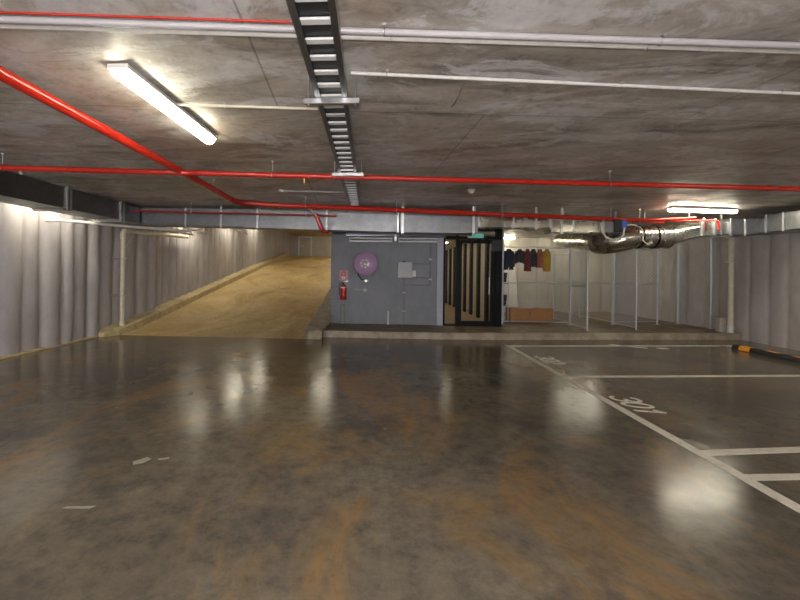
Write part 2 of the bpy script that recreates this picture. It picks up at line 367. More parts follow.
number('302', 2.98, 7.55, 'faded painted number in the farther bay, near the pavement')
fix(MB().prism([(5.15, 9.0), (5.75, 8.62), (5.8, 8.66), (5.3, 9.02)], 0, 0.003).prism([(6.0, 8.60), (6.2, 8.60), (6.2, 8.72), (6.0, 8.72)], 0, 0.003
    ).build('paint_mark', PAINT, label='small pale stray paint mark under the farthest cross line', cat='paint mark'))
SCUFF = m_speck('scuff', (0.27, 0.25, 0.21))
for k, (pts, lab) in enumerate([([(-1.95, 3.05), (-1.88, 3.13), (-1.83, 3.10), (-1.86, 3.03), (-1.92, 3.0)], 'small pale scuff mark on the open floor, farther of the two flecks'),
                                ([(-1.78, 3.11), (-1.70, 3.14), (-1.69, 3.12), (-1.76, 3.09)], 'tiny white dab of paint just right of the pale scuff'),
                                ([(-2.02, 2.42), (-1.84, 2.43), (-1.82, 2.46), (-1.90, 2.45), (-2.0, 2.44)], 'thin pale scratch mark on the floor at lower left')]):
    fix(MB().prism(pts, 0, 0.002).build('paint_mark', SCUFF, label=lab, cat='paint mark'))

# ============================================================ LIGHTS
def batten(x, y, z, ln, ang, label, lit=True, wd=0.115, group=None):
    """ceiling batten, long axis at angle ang (0 = along x); z is the surface it hangs from"""
    d = Vector((math.cos(ang), math.sin(ang), 0)); c = Vector((x, y, z))
    r = thing('batten_light', label, 'light', (x, y, z-0.10), group)
    a, b = c-d*ln/2, c+d*ln/2
    fix(MB().sweep([(-wd*.62, -0.012), (wd*.62, -0.012), (wd*.66, -0.045), (-wd*.66, -0.045)], a, b).build('housing', WHITEP, r))
    i = 0.03
    MB().box(c.x-0.05, c.x+0.05, c.y-0.05, c.y+0.05, z-0.014, z).build('mounting_plate', GALVD, r)
    pf = [(-wd*.49, -0.044), (wd*.49, -0.044), (wd*.47, -0.065), (wd*.33, -0.09), (wd*.12, -0.10), (-wd*.12, -0.10), (-wd*.33, -0.09), (-wd*.47, -0.065)]
    fix(MB().sweep(pf, a+d*i, b-d*i).build('diffuser', DIFF if lit else DIFFOFF, r))
    for s_, p in ((1, a), (-1, b)):
        pf2 = [(q[0]*1.0, q[1]) for q in pf]
        fix(MB().sweep(pf2, p+d*s_*0.008, p+d*s_*(i-0.001)).build('end_cap', WHITEP if not lit else DIFF, r, label='translucent end cap'))
    return r
batten(-1.755, 3.24, CZ, 1.40, math.radians(89), 'lit batten light on the ceiling at upper left, near the long red pipe')
batten(6.60, 8.30, CZ, 1.48, math.radians(9), 'lit batten light above the right-hand round duct')
batten(-6.02, 6.90, CZ, 1.40, math.radians(90), 'lit batten light between the left duct and the ribbed wall')
def ramp_ceil(y): return CZ+(y-10)*0.125 if y < 20 else 4.2+(y-20)*0.07/6
for y, lab in [(12.6, 'nearest batten light over the ramp, washing the left wall'), (16.0, 'second batten light up the ramp by the left wall'), (19.3, 'third and highest batten light over the ramp by the left wall')]:
    batten(-5.9, y, ramp_ceil(y)-0.09, 1.3, math.radians(90), lab)
batten(-2.2, 22.5, ramp_ceil(22.5)-0.03, 1.3, 0, 'batten light over the upper ramp on its inner side')
batten(-2.2, 27.4, 4.30, 1.3, 0, 'batten light over the landing beyond the ramp')
batten(-2.1, 17.0, ramp_ceil(17.0)-0.03, 1.3, 0, 'batten light over the middle of the ramp on its inner side')
batten(4.4, 14.7, CZ, 1.3, 0, 'lit batten light at the back of the cage with the hanging clothes')
batten(7.0, 13.9, CZ, 1.3, 0, 'lit batten light at the back of the empty right-hand cages')
for x, y in [(-1.8, -1.6), (-1.8, -5.2), (3.0, -1.4), (6.8, -1.4), (3.0, -5.2), (6.6, 3.4)]:  # added ceiling battens outside the view, there to raise the overall brightness
    batten(x, y, CZ, 1.46, math.radians(90), 'added fill light shaped as a ceiling batten, outside the view', group='added fill battens outside the view')
for x in (-5.4, -3.6, -1.8, 0.0, 1.8, 3.6):  # added fill row, unseen, lighting ceiling, floor and walls from the front
    g = thing('rear_fill_light', 'added fill light shaped as a batten on the unseen rear wall', 'light', (x, Y0+0.13, 1.33), 'added fill lights on the rear wall')
    MB().bbox(x-0.73, x+0.73, Y0+0.08, Y0+0.17, 1.33, 1.47, 0.01).build('housing', WHITEP, g)
    MB().bbox(x-0.70, x+0.70, Y0+0.165, Y0+0.23, 1.34, 1.46, 0.02).build('diffuser', DIFF_FILL, g)
for k, y in enumerate([11.6, 13.6, 15.4, 17.4]):
    r = thing('downlight', ['nearest', 'second', 'third', 'farthest'][k]+' round downlight in the lobby ceiling behind the glass door', 'light', (2.35, y, 2.60))
    MB().lathe((2.35, y, 2.625), (0, 0, -1), [(0.085, 0), (0.085, 0.012), (0.065, 0.018)], 20).build('rim', WHITEP, r)
    MB().lathe((2.35, y, 2.607), (0, 0, -1), [(0.062, 0), (0.05, 0.008), (0.02, 0.010)], 20).build('lens', DOWN, r)

# ============================================================ RED PIPES
def hanger(root, x, y, zp, r, rod=0.004, ztop=CZ):
    MB().tube(arc((x, y, zp), r+0.006, 0, 2*math.pi, 16, (0, 1, 0), (0, 0, 1))[:-1], 0.005, 6, closed=True).tube([(x, y, zp+r), (x, y, ztop)], rod, 6).lathe((x, y, ztop), (0, 0, -1), [(0.02, 0), (0.02, 0.01), (0.01, 0.02)], 10).build('hanger', GALV, root)
def hangery(root, x, y, zp, r, ztop=CZ):
    MB().tube(arc((x, y, zp), r+0.006, 0, 2*math.pi, 16, (1, 0, 0), (0, 0, 1))[:-1], 0.005, 6, closed=True).tube([(x, y, zp+r), (x, y, ztop)], 0.004, 6).lathe((x, y, ztop), (0, 0, -1), [(0.02, 0), (0.02, 0.01), (0.01, 0.02)], 10).build('hanger', GALV, root)
# A: cross pipe
A = lambda x: (x, 4.57+(x+4.34)*0.112, 2.775)
r = thing('sprinkler_pipe', 'red cross pipe nearest the viewer, hung beneath the concrete ceiling', 'pipe', A(0))
MB().tube([A(-6.3), A(8.9)], 0.034, 14).build('pipe', RED, r)
for x in (-4.6, -1.35, 3.1, 6.6): hanger(r, *A(x), 0.034)
for x in (-2.30, 5.4): MB().tube([(A(x)[0]-0.045, A(x)[1], 2.775), (A(x)[0]+0.045, A(x)[1], 2.775)], 0.041, 14).build('coupling', REDD, r)
for x in (-0.95,):
    c = A(x); MB().tube([(c[0], c[1], c[2]-0.03), (c[0], c[1], c[2]-0.075)], 0.011, 8).lathe((c[0], c[1], c[2]-0.075), (0, 0, -1), [(0.014, 0), (0.008, 0.02), (0.008, 0.03), (0.024, 0.034), (0.024, 0.037)], 12).build('sprinkler_head', BRASS, r)
# B: long pipe from the viewer, turning across in front of the ducts
B = lambda x: (x, 6.98+(x+2.6)*0.203 if x < 7 else 8.93, 2.78-(x+2.6)*0.006)
r = thing('sprinkler_pipe', 'thick red pipe coming from the left and turning right in front of the ducts', 'pipe', (-2.44, 4, 2.78))
el = arc((-2.30, 6.75, 2.78), 0.22, math.pi, math.pi/2, 6, (1, 0, 0), (0, 1, 0))
MB().tube([(-2.42, 0.5, 2.82), (-2.51, 5.2, 2.80), (-2.54, 6.72, 2.78)]+[(p[0], p[1], 2.78) for p in el[1:]]+[B(-2.0), B(6.15)], 0.046, 16).build('pipe', RED, r)
MB().tube([(-2.545, 6.62, 2.78), (-2.54, 6.74, 2.78)]+[(p[0], p[1], 2.78) for p in el[1:]]+[(-2.16, 7.03, 2.78)], 0.052, 16).build('elbow', REDD, r)
for x in (-1.35, 0.35, 2.5, 4.9): hanger(r, *B(x), 0.046)
for x in (-1.9, 0.1, 1.6, 3.2): MB().tube([B(x-0.05), B(x+0.05)], 0.053, 16).build('coupling', RED, r)
for y in (2.2, 5.9): hangery(r, -2.44-0.022*(y-1)*0.9, y, 2.815-0.005*y, 0.046)
MB().tube([B(5.2), (5.75, 8.40, 2.71), (6.45, 8.28, 2.73)], 0.03, 12).build('branch', RED, r)
# C: thin branch before the left cross duct
r = thing('sprinkler_pipe', 'thin dark red pipe running across the face of the left cross duct', 'pipe', (-3, 8.0, 2.74))
MB().tube([(-5.15, 7.90, 2.775), (-0.92, 8.08, 2.72)], 0.02, 10).build('pipe', REDD, r)
for x in (-3.9, -1.5): hanger(r, x, 7.90+(x+5.15)*0.0425, 2.775-(x+5.15)*0.013, 0.02)
MB().tube([(-0.92, 8.08, 2.72), (-0.87, 8.08, 2.72)], 0.028, 10).build('end_cap', REDD, r)
# D: thin branch at the right
r = thing('sprinkler_pipe', 'thin red pipe above the round duct with a short drop at its end', 'pipe', (6.3, 8.45, 2.70))
MB().tube([(5.1, 8.50, 2.70), (7.05, 8.52, 2.72)]+[(7.09, 8.52, 2.70), (7.10, 8.52, 2.60), (7.10, 8.52, 2.52)], 0.022, 10).build('pipe', RED, r)
for x in (5.5, 6.5): hanger(r, x, 8.51, 2.705, 0.022)
# dropper with horn at the core corner
r = thing('drain_dropper', 'short slanting red dropper pipe hanging at the ramp-side corner of the grey wall', 'pipe', (-1.15, 8.0, 2.45))
MB().tube([(-1.36, 7.24, 2.775), (-1.30, 7.50, 2.74), (-1.22, 7.72, 2.66)], 0.018, 10).build('arm', WHITEP, r)
MB().tube([(-1.24, 7.70, 2.70), (-1.13, 7.74, 2.42)], 0.045, 12).build('body', RED, r)
MB().tube([(-1.13, 7.74, 2.43), (-1.10, 7.76, 2.37), (-0.98, 7.80, 2.33)], [0.045, 0.045, 0.03], 12).build('outlet', REDD, r)

# ============================================================ CONDUITS
def conduit(name, pts, rad, m, label, clips=(), along='x'):
    r = thing(name, label, 'conduit', pts[0])
    MB().tube(pts, rad, 12).build('pipe', m, r)
    for cx in clips:
        for a, b in zip(pts, pts[1:]):
            if min(a[0], b[0]) <= cx <= max(a[0], b[0]) and abs(b[0]-a[0]) > .2:
                t = (cx-a[0])/(b[0]-a[0]); y = a[1]+(b[1]-a[1])*t; z = a[2]+(b[2]-a[2])*t
                MB().tube(arc((cx, y, z), rad+0.003, 0, 2*math.pi, 14, (0, 1, 0), (0, 0, 1))[:-1], 0.004, 6, closed=True).box(cx-0.011, cx+0.011, y-rad-0.02, y+rad+0.02, z+rad, CZ).build('clip', GALV, r)
    return r
conduit('conduit', [(-6.3, 1.69, 2.925), (2.4, 2.44, 2.925), (8.8, 2.99, 2.925)], 0.019, GREYP, 'upper of the two grey conduits side by side across the near ceiling', (-3.2, 0.02, 1.64, 4.5))
conduit('conduit', [(-6.3, 1.75, 2.928), (2.4, 2.50, 2.928), (8.8, 3.05, 2.928)], 0.016, WHITEP, 'lower, paler conduit of the pair crossing the near ceiling', (-3.25, 0.06, 1.60))
fix(MB().tube([(-6.3, 1.655, 2.942), (-0.5, 2.155, 2.942)], 0.006, 8).build('red_cable', RED, label='thin red cable on the ceiling along the pair of conduits', cat='cable'))
conduit('conduit', [(-0.2, 2.70, 2.932), (2.97, 3.08, 2.932), (8.8, 3.72, 2.932)], 0.013, WHITEP, 'single white conduit running right from the cable tray', (0.05, 1.75, 3.0))
conduit('conduit', [(-1.72, 3.17, 2.932), (-0.52, 3.29, 2.932)], 0.012, CREAM, 'short cream conduit between the upper left light and the cable tray', (-1.3,))
r = thing('conduit', 'short grey conduit ending in a round box, beside the far end of the cable tray', 'conduit', (-1.6, 6.6, 2.90))
MB().tube([(-1.62, 6.62, 2.93), (-0.60, 6.72, 2.93)], 0.012, 10).build('pipe', GREYP, r)
MB().lathe((-1.66, 6.61, CZ), (0, 0, -1), [(0.05, 0), (0.05, 0.035), (0.044, 0.04)], 18).build('junction_box', WHITEP, r)
r = thing('smoke_detector', 'small white dome detector on the ceiling above the grey wall', 'detector', (1.55, 6.6, 2.88))
MB().lathe((1.55, 6.6, CZ), (0, 0, -1), [(0.06, 0), (0.06, 0.02), (0.05, 0.025)], 20).build('base', WHITEP, r)
MB().lathe((1.55, 6.6, CZ-0.024), (0, 0, -1), [(0.045, 0), (0.042, 0.025), (0.02, 0.04), (0.005, 0.042)], 20).build('dome', DIFFOFF, r)
fix(MB().tube([(0.62, 2.90, CZ), (0.60, 3.12, 2.90), (0.58, 3.2, 2.90)], 0.004, 6).build('tie_wire', GALV, label='thin bent tie wire hanging from the ceiling behind the white conduit', cat='wire'))

# ============================================================ CABLE TRAY
r = thing('cable_tray', 'galvanised ladder cable tray running away along the middle of the ceiling', 'cable tray', (-0.38, 4.0, 2.80))
TX = lambda y: -0.325-(y-1.9)*0.021
ya, yb, hw, tz = 0.3, 7.55, 0.108, 2.80
for s_ in (-1, 1):
    a = Vector((TX(ya)+s_*hw, ya, tz)); b = Vector((TX(yb)+s_*hw, yb, tz))
    fix(MB().sweep([(-0.004, 0), (0.004, 0), (0.004, 0.075), (-0.004, 0.075)], a, b).sweep([(-0.018, -0.002), (0.018, -0.002), (0.018, 0.003), (-0.018, 0.003)], a-Vector((s_*0.012, 0, 0)), b-Vector((s_*0.012, 0, 0))).build('side_rail', GALVD, r))
y = 1.42
while y < yb-0.05:
    xc = TX(y); MB().bbox(xc-hw+0.03, xc+hw-0.03, y, y+0.050, tz+0.006, tz+0.02, 0.004).build('rung', TRAYM, r); y += 0.168
fix(MB().sweep([(-hw+0.01, 0.024), (hw-0.01, 0.024), (hw-0.01, 0.027), (-hw+0.01, 0.027)], (TX(ya), ya, tz), (TX(yb), yb, tz)).build('tray_floor', DARK, r, label='dark perforated liner sheet'))
for y in (2.80, 4.90):
    xc = TX(y)
    MB().bbox(xc-0.20, xc+0.20, y-0.02, y+0.02, tz-0.042, tz-0.002, 0.003).tube([(xc-0.17, y, tz-0.05), (xc-0.17, y, CZ)], 0.006, 8).tube([(xc+0.17, y, tz-0.05), (xc+0.17, y, CZ)], 0.006, 8).build('support_bracket', GALV, r)
for k in range(5):
    o = -0.075+k*0.036
    MB().tube([(TX(ya)+o, ya, tz+0.041), (TX(3)+o+0.004, 3, tz+0.040), (TX(yb)+o, yb, tz+0.041)], 0.0125, 8).build('power_cable', REDD if k == 0 else DARK, label=['dark red cable lying in the tray, leftmost', 'black cable lying in the tray, next to the red one', 'black cable along the centre of the tray', 'black cable lying right of the centre of the tray', 'black cable lying in the tray, rightmost'][k], cat='cable')

# ============================================================ DUCTS
def rect_duct(mb, x0, x1, y0a, y0b, dep, zb0, zb1, zt0, zt1):
    mb.hexa([(x0, y0a, zb0), (x1, y0b, zb1), (x1, y0b+dep, zb1), (x0, y0a+dep, zb0), (x0, y0a, zt0), (x1, y0b, zt1), (x1, y0b+dep, zt1), (x0, y0a+dep, zt0)]); return mb
def strap(root, x, y, z0):
    MB().box(x-0.025, x+0.025, y-0.006, y, z0-0.03, CZ).box(x-0.025, x+0.025, y-0.006, y+0.45, z0-0.034, z0-0.026).build('hanger', GALV, root)
# left duct, parallel to the wall
r = thing('air_duct', 'rectangular sheet metal duct running along the left wall under the ceiling', 'duct', (-5.5, 5, 2.55))
MB().bbox(-5.78, -5.2, -4.0, 8.27, 2.555, 2.91, 0.006).build('duct_body', DUCT, r)
for y in (4.2, 6.25, 7.62):
    MB().bbox(-5.80, -5.175, y-0.02, y+0.02, 2.535, 2.93, 0.004).build('flange', GALV, r)
    MB().box(-5.185, -5.165, y+0.04, y+0.08, 2.53, CZ).box(-5.82, -5.165, y+0.04, y+0.08, 2.52, 2.535).box(-5.82, -5.80, y+0.04, y+0.08, 2.53, CZ).build('hanger', GALV, r)
# cross duct
r = thing('air_duct', 'wide rectangular sheet metal duct crossing from the left duct past the grey wall', 'duct', (-1.5, 8.5, 2.45))
segs = [(-5.78, -4.2, 2.555, 2.53, 2.92, 2.90), (-4.2, -2.6, 2.53, 2.49, 2.90, 2.88), (-2.6, -1.1, 2.49, 2.45, 2.88, 2.87), (-1.1, 0.42, 2.45, 2.42, 2.87, 2.86), (0.46, 2.1, 2.41, 2.40, 2.86, 2.85)]
for (x0, x1, a, b, c, d) in segs:
    fix(rect_duct(MB(), x0, x1, 8.30, 8.33, 0.45, a, b, c, d).build('duct_section', DUCT, r))
    if x1 < 2: fix(rect_duct(MB(), x1-0.015, x1+0.02, 8.275, 8.275, 0.5, b-0.025, b-0.025, d+0.02, d+0.02).build('flange', GALV, r))
for x, z in ((-3.4, 2.50), (0.52, 2.41), (2.0, 2.40)): strap(r, x, 8.29, z)
# smaller continuation to the right
r = thing('air_duct', 'narrow rectangular duct right of the grey wall, above the glass door', 'duct', (2.8, 8.5, 2.5))
MB().bbox(2.1, 3.62, 8.36, 8.72, 2.53, 2.76, 0.005).build('duct_section', DUCTR, r)
for x in (2.12, 2.85, 3.6): MB().bbox(x-0.015, x+0.015, 8.34, 8.74, 2.51, 2.78, 0.003).build('flange', GALV, r)
strap(r, 3.3, 8.345, 2.52)
for k in range(8): pass
r = thing('air_duct', 'short bright square duct box left of the round duct', 'duct', (4.15, 8.6, 2.45))
MB().bbox(3.62, 4.72, 8.40, 8.75, 2.44, 2.68, 0.006).build('duct_section', DUCTR, r)
for x in (3.64, 4.1, 4.70): MB().bbox(x-0.015, x+0.015, 8.38, 8.77, 2.42, 2.70, 0.003).build('flange', GALV, r)
strap(r, 3.85, 8.39, 2.43)
# round duct
r = thing('round_duct', 'large round sheet metal duct with an elbow, hung at right of the cages', 'duct', (5.8, 8.9, 2.15))
MB().tube([(5.62, 8.9, 2.40), (6.35, 8.9, 2.42)], 0.245, 32).build('duct_section', DUCTR, r)
path = [(5.62, 8.9, 2.40), (5.42, 8.91, 2.36), (5.26, 8.98, 2.32), (5.17, 9.12, 2.30), (5.15, 9.35, 2.31), (5.20, 9.8, 2.38), (5.42, 11.2, 2.50), (5.55, 12.2, 2.58)]
MB().tube(path, [0.25, 0.265, 0.275, 0.275, 0.27, 0.25, 0.21, 0.19], 32).build('elbow', DUCTR, r)
for x in (5.60, 5.70, 6.02, 6.12, 6.33): MB().tube([(x-0.012, 8.9, 2.405), (x+0.012, 8.9, 2.405)], 0.262, 32).build('clamp_ring', BLACK if x in (5.70, 6.02) else GALVD, r)
mb = MB(); n = 24; v1 = []; v2 = []
for j in range(n):
    a = 2*math.pi*j/n; cy_, cz_ = math.cos(a), math.sin(a)
    v1.append((6.35, 8.9+0.245*cy_, 2.42+0.245*cz_)); q = max(abs(cy_), abs(cz_)); v2.append((6.92, 8.88+0.20*cy_/q, 2.585+0.155*cz_/q))
mb.add(v1+v2, [(j, (j+1) % n, n+(j+1) % n, n+j) for j in range(n)]); fix(mb.build('transition', DUCTR, r))
MB().tube([(5.86, 8.9, 2.65), (5.86, 8.9, CZ)], 0.006, 6).tube(arc((5.86, 8.9, 2.405), 0.25, 0, 2*math.pi, 28, (0, 1, 0), (0, 0, 1))[:-1], 0.006, 6, closed=True).build('hanger', GALV, r)
MB().tube([(5.40, 11.1, 2.68), (5.40, 11.1, CZ)], 0.006, 6).build('hanger', GALV, r)
MB().tube([(5.20, 9.8, 2.60), (5.20, 9.8, CZ)], 0.006, 6).build('hanger', GALV, r)
# right rect part
r = thing('air_duct', 'flanged rectangular duct turning towards the viewer along the right wall', 'duct', (8, 8.5, 2.45))
MB().bbox(6.92, 7.12, 8.68, 9.08, 2.43, 2.74, 0.005).build('duct_section', DUCTR, r)
MB().bbox(7.16, 7.45, 8.70, 9.06, 2.46, 2.72, 0.005).build('damper', GALVD, r)
MB().bbox(7.45, 8.05, 8.66, 9.10, 2.44, 2.78, 0.005).build('duct_section', GALVD, r)
for x in (6.90, 7.14, 7.46, 7.75): MB().bbox(x-0.02, x+0.02, 8.64, 9.12, 2.41, 2.79, 0.004).build('flange', GALV, r)
MB().bbox(8.02, 8.62, 3.0, 9.12, 2.48, 2.83, 0.006).build('duct_body', DUCT, r)
for y in (5.2, 7.0, 8.15, 8.5): MB().bbox(8.0, 8.64, y-0.02, y+0.02, 2.46, 2.85, 0.004).build('flange', GALV, r)
for y in (4.6, 7.6): MB().box(7.98, 8.0, y-.02, y+.02, 2.45, CZ).box(7.98, 8.66, y-.02, y+.02, 2.44, 2.46).box(8.64, 8.66, y-.02, y+.02, 2.45, CZ).build('hanger', GALV, r)
MB().box(7.25, 7.29, 8.66, 8.68, 2.44, CZ).build('hanger', GALV, r)
# damper actuator with cable
r = thing('damper_actuator', 'dark actuator box with a blue end cap in front of the duct elbow', 'actuator', (5.0, 8.6, 2.5))
MB().bbox(4.74, 4.92, 8.42, 8.62, 2.44, 2.68, 0.008).build('bracket', GALVD, r)
MB().bbox(4.92, 5.08, 8.40, 8.60, 2.45, 2.72, 0.01).build('body', DARK, r)
MB().bbox(5.08, 5.19, 8.41, 8.59, 2.53, 2.70, 0.012).build('end_cap', BLUE, r, label='blue end cap')
MB().box(4.98, 5.02, 8.5, 8.54, 2.70, CZ).build('hanger', GALV, r)
MB().tube([(4.62, 8.37, 2.62), (4.62, 8.32, 2.45), (4.70, 8.30, 2.33), (4.85, 8.30, 2.27), (5.0, 8.32, 2.30), (5.08, 8.36, 2.40), (5.12, 8.40, 2.54)], 0.022, 10).build('cable', CREAM, r)
r = thing('flexible_conduit', 'cream flexible conduit draped over the round duct', 'conduit', (5.3, 8.5, 2.4))
MB().tube([(5.18, 8.45, 2.60), (5.35, 8.5, 2.62), (5.55, 8.56, 2.57), (5.65, 8.60, 2.45), (5.62, 8.60, 2.30), (5.72, 8.6, 2.22)], 0.014, 8).build('pipe', CREAM, r)
MB().lathe((5.72, 8.6, 2.21), (1, 0, 0.5), [(0.02, 0), (0.02, 0.06), (0.03, 0.07), (0.03, 0.10)], 12).build('connector', WHITEP, r)

# trapeze struts under the duct and the twin slim lights on the grey wall
r = thing('wall_tray', 'flat galvanised tray fixed along the top of the grey wall', 'tray', (0.45, 10.45, 2.5))
MB().box(-0.85, 1.80, 10.32, 10.58, 2.505, 2.515).box(-0.85, 1.80, 10.32, 10.33, 2.505, 2.61).box(-0.85, 1.80, 10.57, 10.6, 2.505, 2.61).build('tray_body', mat('pale_tray_metal', (0.50, 0.56, 0.66), 0.3, 0.3), r)
for x in (-0.5, 1.2): MB().box(x-0.02, x+0.02, 10.34, 10.60, 2.485, 2.506).build('bracket', GALV, r)
MB().bbox(0.44, 0.50, 10.28, 10.32, 2.38, CZ, 0.004).build('hanger', GALV, r)
for x0, x1, lab in ((-0.78, 0.40, 'left slim white unlit light under the tray on the grey wall'), (0.54, 1.58, 'right slim white unlit light under the tray on the grey wall')):
    q = thing('wall_light', lab, 'light', ((x0+x1)/2, 10.5, 2.36))
    MB().bbox(x0, x1, 10.40, 10.60, 2.44, 2.485, 0.01).build('housing', WHITEP, q)
    MB().tube([(x0+0.04, 10.44, 2.385), (x1-0.04, 10.44, 2.385)], 0.026, 14).build('tube', DIFFOFF, q)
    for x in (x0+0.03, x1-0.03): MB().bbox(x-0.02, x+0.02, 10.41, 10.47, 2.355, 2.445, 0.004).build('lamp_holder', WHITEP, q)
for x, y, lab in ((-5.45, 11.6, 'dark steel strut hanging behind the left part of the cross duct'), (-4.1, 11.2, 'dark steel strut hanging over the ramp, nearer the grey wall')):
    z = 2.72
    q = thing('steel_strut', lab, 'strut', (x, y, z))
    MB().bbox(x-0.03, x+0.03, y-0.9, y+0.9, z, z+0.05, 0.004).build('channel', GALVD, q)
    for yy in (y-0.8, y+0.8): MB().tube([(x, yy, z+0.05), (x, yy, CZ+(max(yy, 10)-10)*0.125)], 0.006, 6).build('rod', GALV, q)

# ============================================================ LEFT WALL PIPES
r = thing('drain_pipe', 'cream drain pipe rising from the ramp kerb up the ribbed left wall', 'pipe', (-6.15, 9.12, 0.2))
px = -6.15
MB().tube([(px, 9.12, 0.18), (px, 9.12, 2.40)]+arc((px, 9.22, 2.40), 0.10, math.pi, math.pi/2, 5, (0, 1, 0), (0, 0, 1))[1:]+[(px, 9.6, 2.51), (px, 12.3, 2.62)], 0.055, 14).build('pipe', CREAM, r)
MB().tube([(px, 9.12, 0.17), (px, 9.12, 0.30)], 0.068, 14).build('collar', CREAM, r)
MB().tube([(px, 9.12, 2.28), (px, 9.12, 2.41)]+arc((px, 9.22, 2.40), 0.10, math.pi, math.pi/2, 5, (0, 1, 0), (0, 0, 1))[1:]+[(px, 9.34, 2.505)], 0.066, 14).build('elbow', CREAM, r)
MB().tube([(px, 9.16, 2.05), (px, 9.55, 2.46)], 0.014, 8).build('brace', CREAM, r)
for z in (0.9, 1.8): MB().bbox(px-0.26, px+0.06, 9.055, 9.185, z, z+0.03, 0.004).build('clip', GALV, r)
r = thing('valve_pipe', 'cream pipe with valves under the duct at the top of the left wall', 'pipe', (-5.9, 10.8, 2.6))
MB().tube([(-5.9, 9.4, 2.62), (-5.9, 12.2, 2.70)], 0.035, 12).build('pipe', CREAM, r)
for y in (11.2, 11.65, 12.05):
    MB().lathe((-5.9, y, 2.60+(y-9.4)*.028), (0, 0, 1), [(0.06, -0.02), (0.06, 0.06), (0.02, 0.07), (0.02, 0.12), (0.05, 0.125), (0.05, 0.135)], 12).build('valve', CREAM, r)
for y in (9.8, 11.9): MB().tube([(-5.9, y, 2.66), (-5.9, y, CZ+(max(y, 10)-10)*0.125)], 0.006, 6).build('hanger', GALV, r)
r = thing('conduit', 'pale pipe passing under the left duct from the ribbed wall', 'conduit', (-5.5, 7.9, 2.5))
MB().tube([(-6.42, 7.2, 2.485), (-6.15, 7.25, 2.485), (-5.35, 8.4, 2.49), (-4.5, 9.2, 2.49)], 0.03, 12).build('pipe', WHITEP, r)
MB().tube([(-5.5, 8.2, 2.50), (-5.5, 8.2, 2.56)], 0.01, 8).build('clip', GALV, r)

# ============================================================ GREY WALL FITTINGS
WY = 10.6
r = thing('fire_hose_reel', 'round purple-red fire hose reel on the grey wall', 'fire hose reel', (-0.31, WY, 1.45))
c = (-0.31, WY, 1.78)
MB().box(-0.37, -0.25, WY-0.10, WY, 1.55, 1.9).build('wall_bracket', GALVD, r)
fd = MB().lathe((c[0], WY-0.28, c[2]), (0, -1, 0), [(0.30, 0), (0.315, 0.01), (0.315, 0.03), (0.29, 0.035), (0.24, 0.055), (0.12, 0.075), (0.02, 0.078)], 40).build('front_disc', REEL, r)
MB().lathe((c[0], WY-0.09, c[2]), (0, -1, 0), [(0.30, 0), (0.30, 0.02)], 40).build('rear_disc', REEL, r)
mb = MB()
for k in range(5):
    for rad in (0.20, 0.235, 0.27): mb.tube(arc((c[0], WY-0.13-k*0.03, c[2]), rad, 0, 2*math.pi, 28, (1, 0, 0), (0, 0, 1))[:-1], 0.016, 8, closed=True)
hz = mb.build('hose', DARK, r)
MB().lathe((c[0]-0.02, WY-0.35, c[2]), (0, -1, 0), [(0.045, 0), (0.04, 0.03), (0.01, 0.035)], 18).build('hub', GALV, fd)
for k in range(7):
    a = 2*math.pi*k/7+0.3
    MB().lathe((c[0]-0.02+0.10*math.cos(a), WY-0.335, c[2]+0.095*math.sin(a)), (0, -1, 0), [(0.034, -0.01), (0.034, 0.018), (0.016, 0.026)], 12).build('spoke_plate', WHITEP, fd, label='white hub fitting')
MB().tube([(-0.54, WY-0.18, 1.60), (-0.50, WY-0.16, 1.46), (-0.42, WY-0.12, 1.36), (-0.34, WY-0.10, 1.33)], 0.016, 8).build('hose_tail', DARK, hz)
MB().tube([(-0.37, WY-0.10, 1.33), (-0.24, WY-0.10, 1.33)], [0.018, 0.028], 10).build('nozzle', WHITEP, hz)
MB().bbox(-0.33, -0.27, WY-0.13, WY, 1.29, 1.36, 0.005).build('nozzle_cradle', GALV, r)
r = thing('pipe_valve', 'small grey pipe valve on the wall below the hose reel', 'valve', (-0.4, WY-0.05, 1.0))
MB().tube([(-0.60, WY-0.03, 1.07), (-0.28, WY-0.03, 1.07)], 0.015, 8).build('pipe', GALVD, r)
MB().lathe((-0.33, WY, 1.07), (0, -1, 0), [(0.05, 0), (0.03, 0.03), (0.03, 0.07), (0.05, 0.075), (0.05, 0.085)], 14).build('handwheel', GREYP, r)
# extinguisher
r = thing('fire_extinguisher', 'red fire extinguisher hanging on the grey wall left of the hose reel', 'fire extinguisher', (-0.91, WY-0.1, 0.80))
ex, ey = -0.91, WY-0.105
MB().lathe((ex, ey, 0.80), (0, 0, 1), [(0.07, 0), (0.085, 0.012), (0.085, 0.33), (0.075, 0.37), (0.045, 0.40), (0.025, 0.41)], 24).build('cylinder', RED, r)
MB().lathe((ex, ey, 0.90), (0, 0, 1), [(0.0865, 0), (0.0865, 0.10)], 24).build('label_band', REDD, r)
MB().lathe((ex, ey, 1.12), (0, 0, 1), [(0.0868, 0), (0.0868, 0.035)], 24).build('label_band', WHITEP, r, label='white band')
vh = MB().tube([(ex, ey, 1.20), (ex, ey, 1.25)], 0.022, 12).bbox(ex-0.03, ex+0.03, ey-0.03, ey+0.03, 1.24, 1.28, 0.005).build('valve_head', DARK, r)
MB().hexa([(ex-0.02, ey-0.012, 1.275), (ex+0.12, ey-0.012, 1.30), (ex+0.12, ey+0.012, 1.30), (ex-0.02, ey+0.012, 1.275), (ex-0.02, ey-0.012, 1.285), (ex+0.12, ey-0.012, 1.312), (ex+0.12, ey+0.012, 1.312), (ex-0.02, ey+0.012, 1.285)]).build('handle', GALV, vh)
